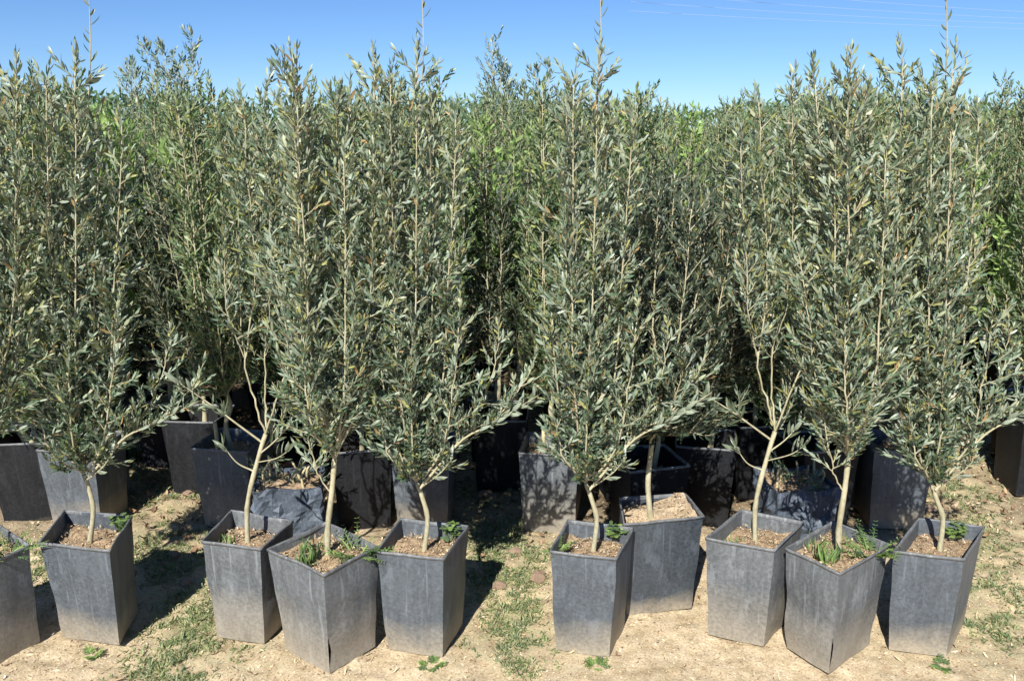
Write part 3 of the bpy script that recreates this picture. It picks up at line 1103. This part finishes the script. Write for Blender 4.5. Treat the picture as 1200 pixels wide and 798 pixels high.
# bright green broad-leaved saplings in sunlit gaps behind
def fresh_colour(rg, warm):
    return np.array([0.26, 0.37, 0.12]) * rg.uniform(.7, 1.45)
def green_bush(label, x, y, seed):
    rg = np.random.default_rng(seed)
    root = empty('green_sapling', (x, y, 0))
    tag(root, label, 'sapling', 'bright green saplings behind the olives')
    t = np.array(sq(0, 0, .26, seed * 13))
    build_pot(t, t * .85, .36, M_POT_DARK, root, seed)
    build_soil(t, t * .85, .36, .325, root, seed, litter=0)
    tb = Tubes(); tb.add(smooth_path([(0, 0, .28), (.01, 0, .5), (0, 0, .7)], 8), np.linspace(.014, .011, 8), 8)
    link('trunk', tb.mesh('trunk'), M_BARK, root)
    lv = Leaves()
    for path in leader_set(rg, 10, (0, 0, .7), .42, 1.15, 1.68):
        t_ = grow_leader(rg, path, lv, .006, .0016, .15, step=.03, tl=(.10, .22), node=.018, Lmin=.03, Lmax=.055, wr=.34, colour=fresh_colour, spread=1.1)
        link('branch', t_.mesh('branch'), M_BARK, root)
    link('foliage', lv.mesh('foliage'), M_HERB, root, kind='stuff', smooth=False)
green_bush('bright green leafy sapling behind the first weedy gap, leftmost of the four', *GREEN_BUSHES[0], 61)
green_bush('bright green leafy sapling behind the middle weedy gap, second of four', *GREEN_BUSHES[1], 62)
green_bush('bright green leafy sapling above the shade-toned olive, third of four', *GREEN_BUSHES[2], 63)
green_bush('bright green leafy sapling at the right edge, last of the four', *GREEN_BUSHES[3], 64)

# wispy taller grey trees beyond the rows
def wispy(label, x, y, h, seed):
    rg = np.random.default_rng(seed)
    root = empty('wispy_tree', (x, y, 0))
    tag(root, label, 'tree', 'tall wispy trees beyond the rows')
    tb = Tubes(); tb.add(smooth_path([(0, 0, 0), (.03, 0, .5), (0, 0, 1.0)], 8), np.linspace(.035, .028, 8), 8)
    link('trunk', tb.mesh('trunk'), M_BARK, root)
    lv = Leaves()
    for path in leader_set(rg, 10, (0, 0, 1.0), .38, h - .45, h):
        t_ = grow_leader(rg, path, lv, .012, .002, .3, step=.06, tl=(.15, .3), node=.03, Lmin=.05, Lmax=.085, warm0=0, warm1=.1, z1=h)
        link('branch', t_.mesh('branch'), M_BARK, root)
    link('foliage', lv.mesh('foliage'), M_OLIVE, root, kind='stuff', smooth=False)
wispy('tall wispy grey-green treetop rising above the rows near the upper left', -3.45, 8.7, 2.55, 71)
wispy('tall wispy grey-green treetop rising above the rows near the top centre', .05, 8.7, 2.45, 72)

# ------------------------------------------------------------------ ground cover
nrng = np.random.default_rng(5)
def scatter(n, prob, xr, yr):
    out = []
    while len(out) < n:
        x = nrng.uniform(*xr, 4000); y = nrng.uniform(*yr, 4000)
        keep = nrng.random(4000) < prob(x, y)
        out += list(zip(x[keep], y[keep]))
    return out[:n]

# straw and bark chips
pts = scatter(70000, lambda x, y: np.clip(1.25 - .28 * (y - 2.0), .15, 1), (-2.7, 2.7), (2.05, 5.0))
lv = Leaves()
zs = ground_z([p[0] for p in pts], [p[1] for p in pts])
for (x, y), z in zip(pts, zs):
    a = nrng.random() * 6.28
    L = nrng.uniform(.004, .013) if nrng.random() < .96 else nrng.uniform(.015, .035)
    c = np.minimum(np.array(STRAW[nrng.integers(5)] if nrng.random() < .68 else BROWN[nrng.integers(4)]) * nrng.uniform(.75, 1.2), .72)
    lv.add(np.array([x, y, z + nrng.uniform(0, .005)]), np.array([math.cos(a), math.sin(a), nrng.normal() * .25]), np.array([nrng.normal() * .35, nrng.normal() * .35, 1.0]), L, min(.007, L * nrng.uniform(.15, .5)), c, nrng.uniform(-.2, .3))
tag(link('straw_litter', lv.mesh('straw_litter'), M_CHIP, smooth=False), 'pale straw and bark chips strewn over the dusty ground', 'litter', kind='stuff')

# fallen brown leaves in the aisles
pts = scatter(3000, lambda x, y: aisle_mask(x, y) * np.clip((y - 3.0) / .6, 0, 1) + .05 * (y > 2.9), (-3.2, 3.2), (2.6, 5.4))
lv = Leaves()
zs = ground_z([p[0] for p in pts], [p[1] for p in pts])
for (x, y), z in zip(pts, zs):
    a = nrng.random() * 6.28
    L = nrng.uniform(.015, .042)
    c = np.minimum(np.array(BROWN[nrng.integers(4)]) * nrng.uniform(.6, 1.2), .7)
    lv.add(np.array([x, y, z + nrng.uniform(.002, .02)]), np.array([math.cos(a), math.sin(a), nrng.normal() * .3]), np.array([nrng.normal() * .5, nrng.normal() * .5, 1.0]), L, L * nrng.uniform(.3, .6), c, nrng.uniform(-.3, .6))
tag(link('fallen_leaves', lv.mesh('fallen_leaves'), M_CHIP, smooth=False), 'curled brown fallen leaves lying in the shaded aisles', 'fallen leaves', kind='stuff')

# weeds
patch = [(-1.10, 2.55, .13), (-1.12, 2.75, .16), (-1.28, 3.0, .2), (-1.40, 3.2, .2), (-1.56, 3.55, .18), (-1.02, 2.42, .12), (-1.7, 3.8, .2), (-1.9, 4.2, .2), (-.02, 2.55, .13), (.04, 2.75, .13),
         (.0, 3.0, .15), (-.05, 3.3, .16), (-.08, 3.7, .16), (.03, 2.42, .10), (1.66, 2.6, .14), (1.76, 2.9, .2), (1.9, 3.3, .2), (2.06, 3.7, .2), (.0, 2.9, .2), (-.05, 3.15, .2), (-1.1, 2.33, .12), (-1.6, 4.0, .2), (-.1, 4.2, .2), (-1.85, 3.0, .2)]
lv = Leaves()
for (px_, py_, rr) in patch:
    for k in range(int(2600 * rr)):
        cx_, cy_ = px_ + nrng.normal() * rr * .55, py_ + nrng.normal() * rr * .6
        if fbm(np.array([cx_ * 14]), np.array([cy_ * 14]), 2, 77)[0] < .46:
            continue
        z = float(ground_z([cx_], [cy_])[0])
        base = np.array([cx_, cy_, z])
        col_ = np.array([(0.20, 0.25, 0.10), (0.27, 0.31, 0.14), (0.15, 0.20, 0.10), (0.38, 0.36, 0.21)][nrng.integers(4)]) * nrng.uniform(.7, 1.2)
        for q in range(nrng.integers(3, 7)):
            a = nrng.random() * 6.28
            el = nrng.uniform(.15, 1.1)
            L = nrng.uniform(.008, .026)
            base = base + nrng.normal(size=3) * np.array([.008, .008, 0])
            lv.add(base, np.array([math.cos(a) * math.cos(el), math.sin(a) * math.cos(el), math.sin(el)]), np.array([-math.cos(a) * .5, -math.sin(a) * .5, 1.0]), L, L * nrng.uniform(.10, .30), col_ * nrng.uniform(.85, 1.15), nrng.uniform(-.35, .05))
tag(link('weeds', lv.mesh('weeds'), M_HERB, smooth=False), 'low green weeds spreading in patches through the aisles', 'weeds', kind='stuff')

# clods
import bmesh
def clod_mesh(seed):
    bm = bmesh.new()
    bmesh.ops.create_icosphere(bm, subdivisions=2, radius=1)
    for v in bm.verts:
        n_ = mnoise.noise(v.co * 1.3 + Vector((seed * 5.1, 0, 0)))
        v.co *= 1 + .5 * n_
        v.co.z *= .55
    me = bpy.data.meshes.new('clod')
    bm.to_mesh(me); bm.free()
    me.materials.append(M_CLOD)
    return me
CL = [clod_mesh(k) for k in range(4)]
clods = [(-1.62, 3.92, .065), (-1.50, 3.66, .04), (-1.78, 4.1, .05), (-1.35, 3.1, .03), (-1.12, 3.05, .035), (-1.22, 2.88, .028), (-1.45, 4.3, .05),
         (-.20, 3.95, .06), (-.12, 3.66, .04), (.02, 3.1, .032), (.10, 2.9, .04), (-.05, 2.85, .028), (2.0, 3.92, .06), (1.85, 3.5, .045), (1.75, 3.1, .04),
         (.87, 2.98, .03), (.80, 3.1, .035), (.76, 2.92, .022), (-1.05, 2.86, .045)]
for k, (x, y, s) in enumerate(clods):
    o = bpy.data.objects.new('clod', CL[k % 4])
    col.objects.link(o)
    o.location = (x, y, float(ground_z([x], [y])[0]) + s * .15)
    o.scale = (s, s * .8, s)
    o.rotation_euler = (0, 0, k * 1.7)
    where = 'left weedy gap' if x < -.9 else 'middle weedy gap' if x < .3 else 'shadow beside the sandy pot' if x < 1 else 'right weedy gap'
    big = 'larger' if s > .042 else 'small'
    far = 'farther back in' if y > 3.4 else 'towards the front of'
    tag(o, '%s dry pinkish-brown clod of earth %s the %s' % (big, far, where), 'clod', '%s dry clods %s the %s' % (big, far, where))

# single weeds growing at the feet of the front pots
def ground_weed(label, x, y, seed, kind='feather', h=.020):
    o = link('weed_plant', weed_mesh(seed, kind, h, .03, 11), M_HERB, smooth=False)
    o.location = (x, y, float(ground_z([x], [y])[0]))
    tag(o, label, 'weed', 'small weeds at the feet of the pots')
ground_weed('small bluish-green weed at the foot of the first bluish pot from the left', -1.36, 2.44, 301)
ground_weed('small bluish-green weed at the foot of the pot left of the middle gap', -.255, 2.38, 302)
ground_weed('small green weed at the foot of the pot right of the middle gap', .27, 2.38, 303)
ground_weed('small bluish-green weed at the foot of the rightmost front pot', 1.36, 2.37, 304)

# faint overhead cables far beyond the rows
M_CABLE, _n, _l, _p = new_mat('pale_cable')
_p.inputs['Base Color'].default_value = (0.30, 0.36, 0.44, 1)
for k, (za, zb) in enumerate(((6.35, 5.15), (6.02, 5.02), (5.75, 4.92), (5.50, 4.82))):
    tb = Tubes()
    P = [(x, 30 + k * .3, za + (zb - za) * (1 - (1 - t) ** 1.7)) for t, x in ((q / 10, 4.0 + 2.0 * q) for q in range(11))]
    tb.add(P, [.0045] * 11, 5)
    tag(link('overhead_cable', tb.mesh('overhead_cable'), M_CABLE), '%s of four faint pale cables crossing the sky at the upper right' % ('topmost', 'second from top', 'third from top', 'lowest')[k], 'cable', 'overhead cables')

# far hedge that closes the field behind the nursery rows
hr = np.random.default_rng(404)
N = 42000
hx, hy = hr.uniform(-17, 17, N), hr.uniform(12.4, 14.2, N)
top = 1.62 + .75 * fbm(hx * .8, hy * .5, 3, 61)
hz = top * np.sqrt(hr.random(N))
lv = Leaves()
lv.p = list(np.stack([hx, hy, hz], -1))
lv.d = list(unit(hr.normal(size=(N, 3)) + np.array([0, 0, .7])))
lv.n = list(unit(hr.normal(size=(N, 3))))
lv.L = list(hr.uniform(.07, .16, N)); lv.W = list(hr.uniform(.03, .055, N)); lv.b = [.1] * N
lv.c = list(np.array([0.10, 0.17, 0.085])[None] * hr.uniform(.6, 1.35, (N, 1)))
tag(link('far_hedge', lv.mesh('far_hedge'), M_HERB, smooth=False), 'distant band of green shrubs closing the field behind the olives', 'hedge', kind='stuff')
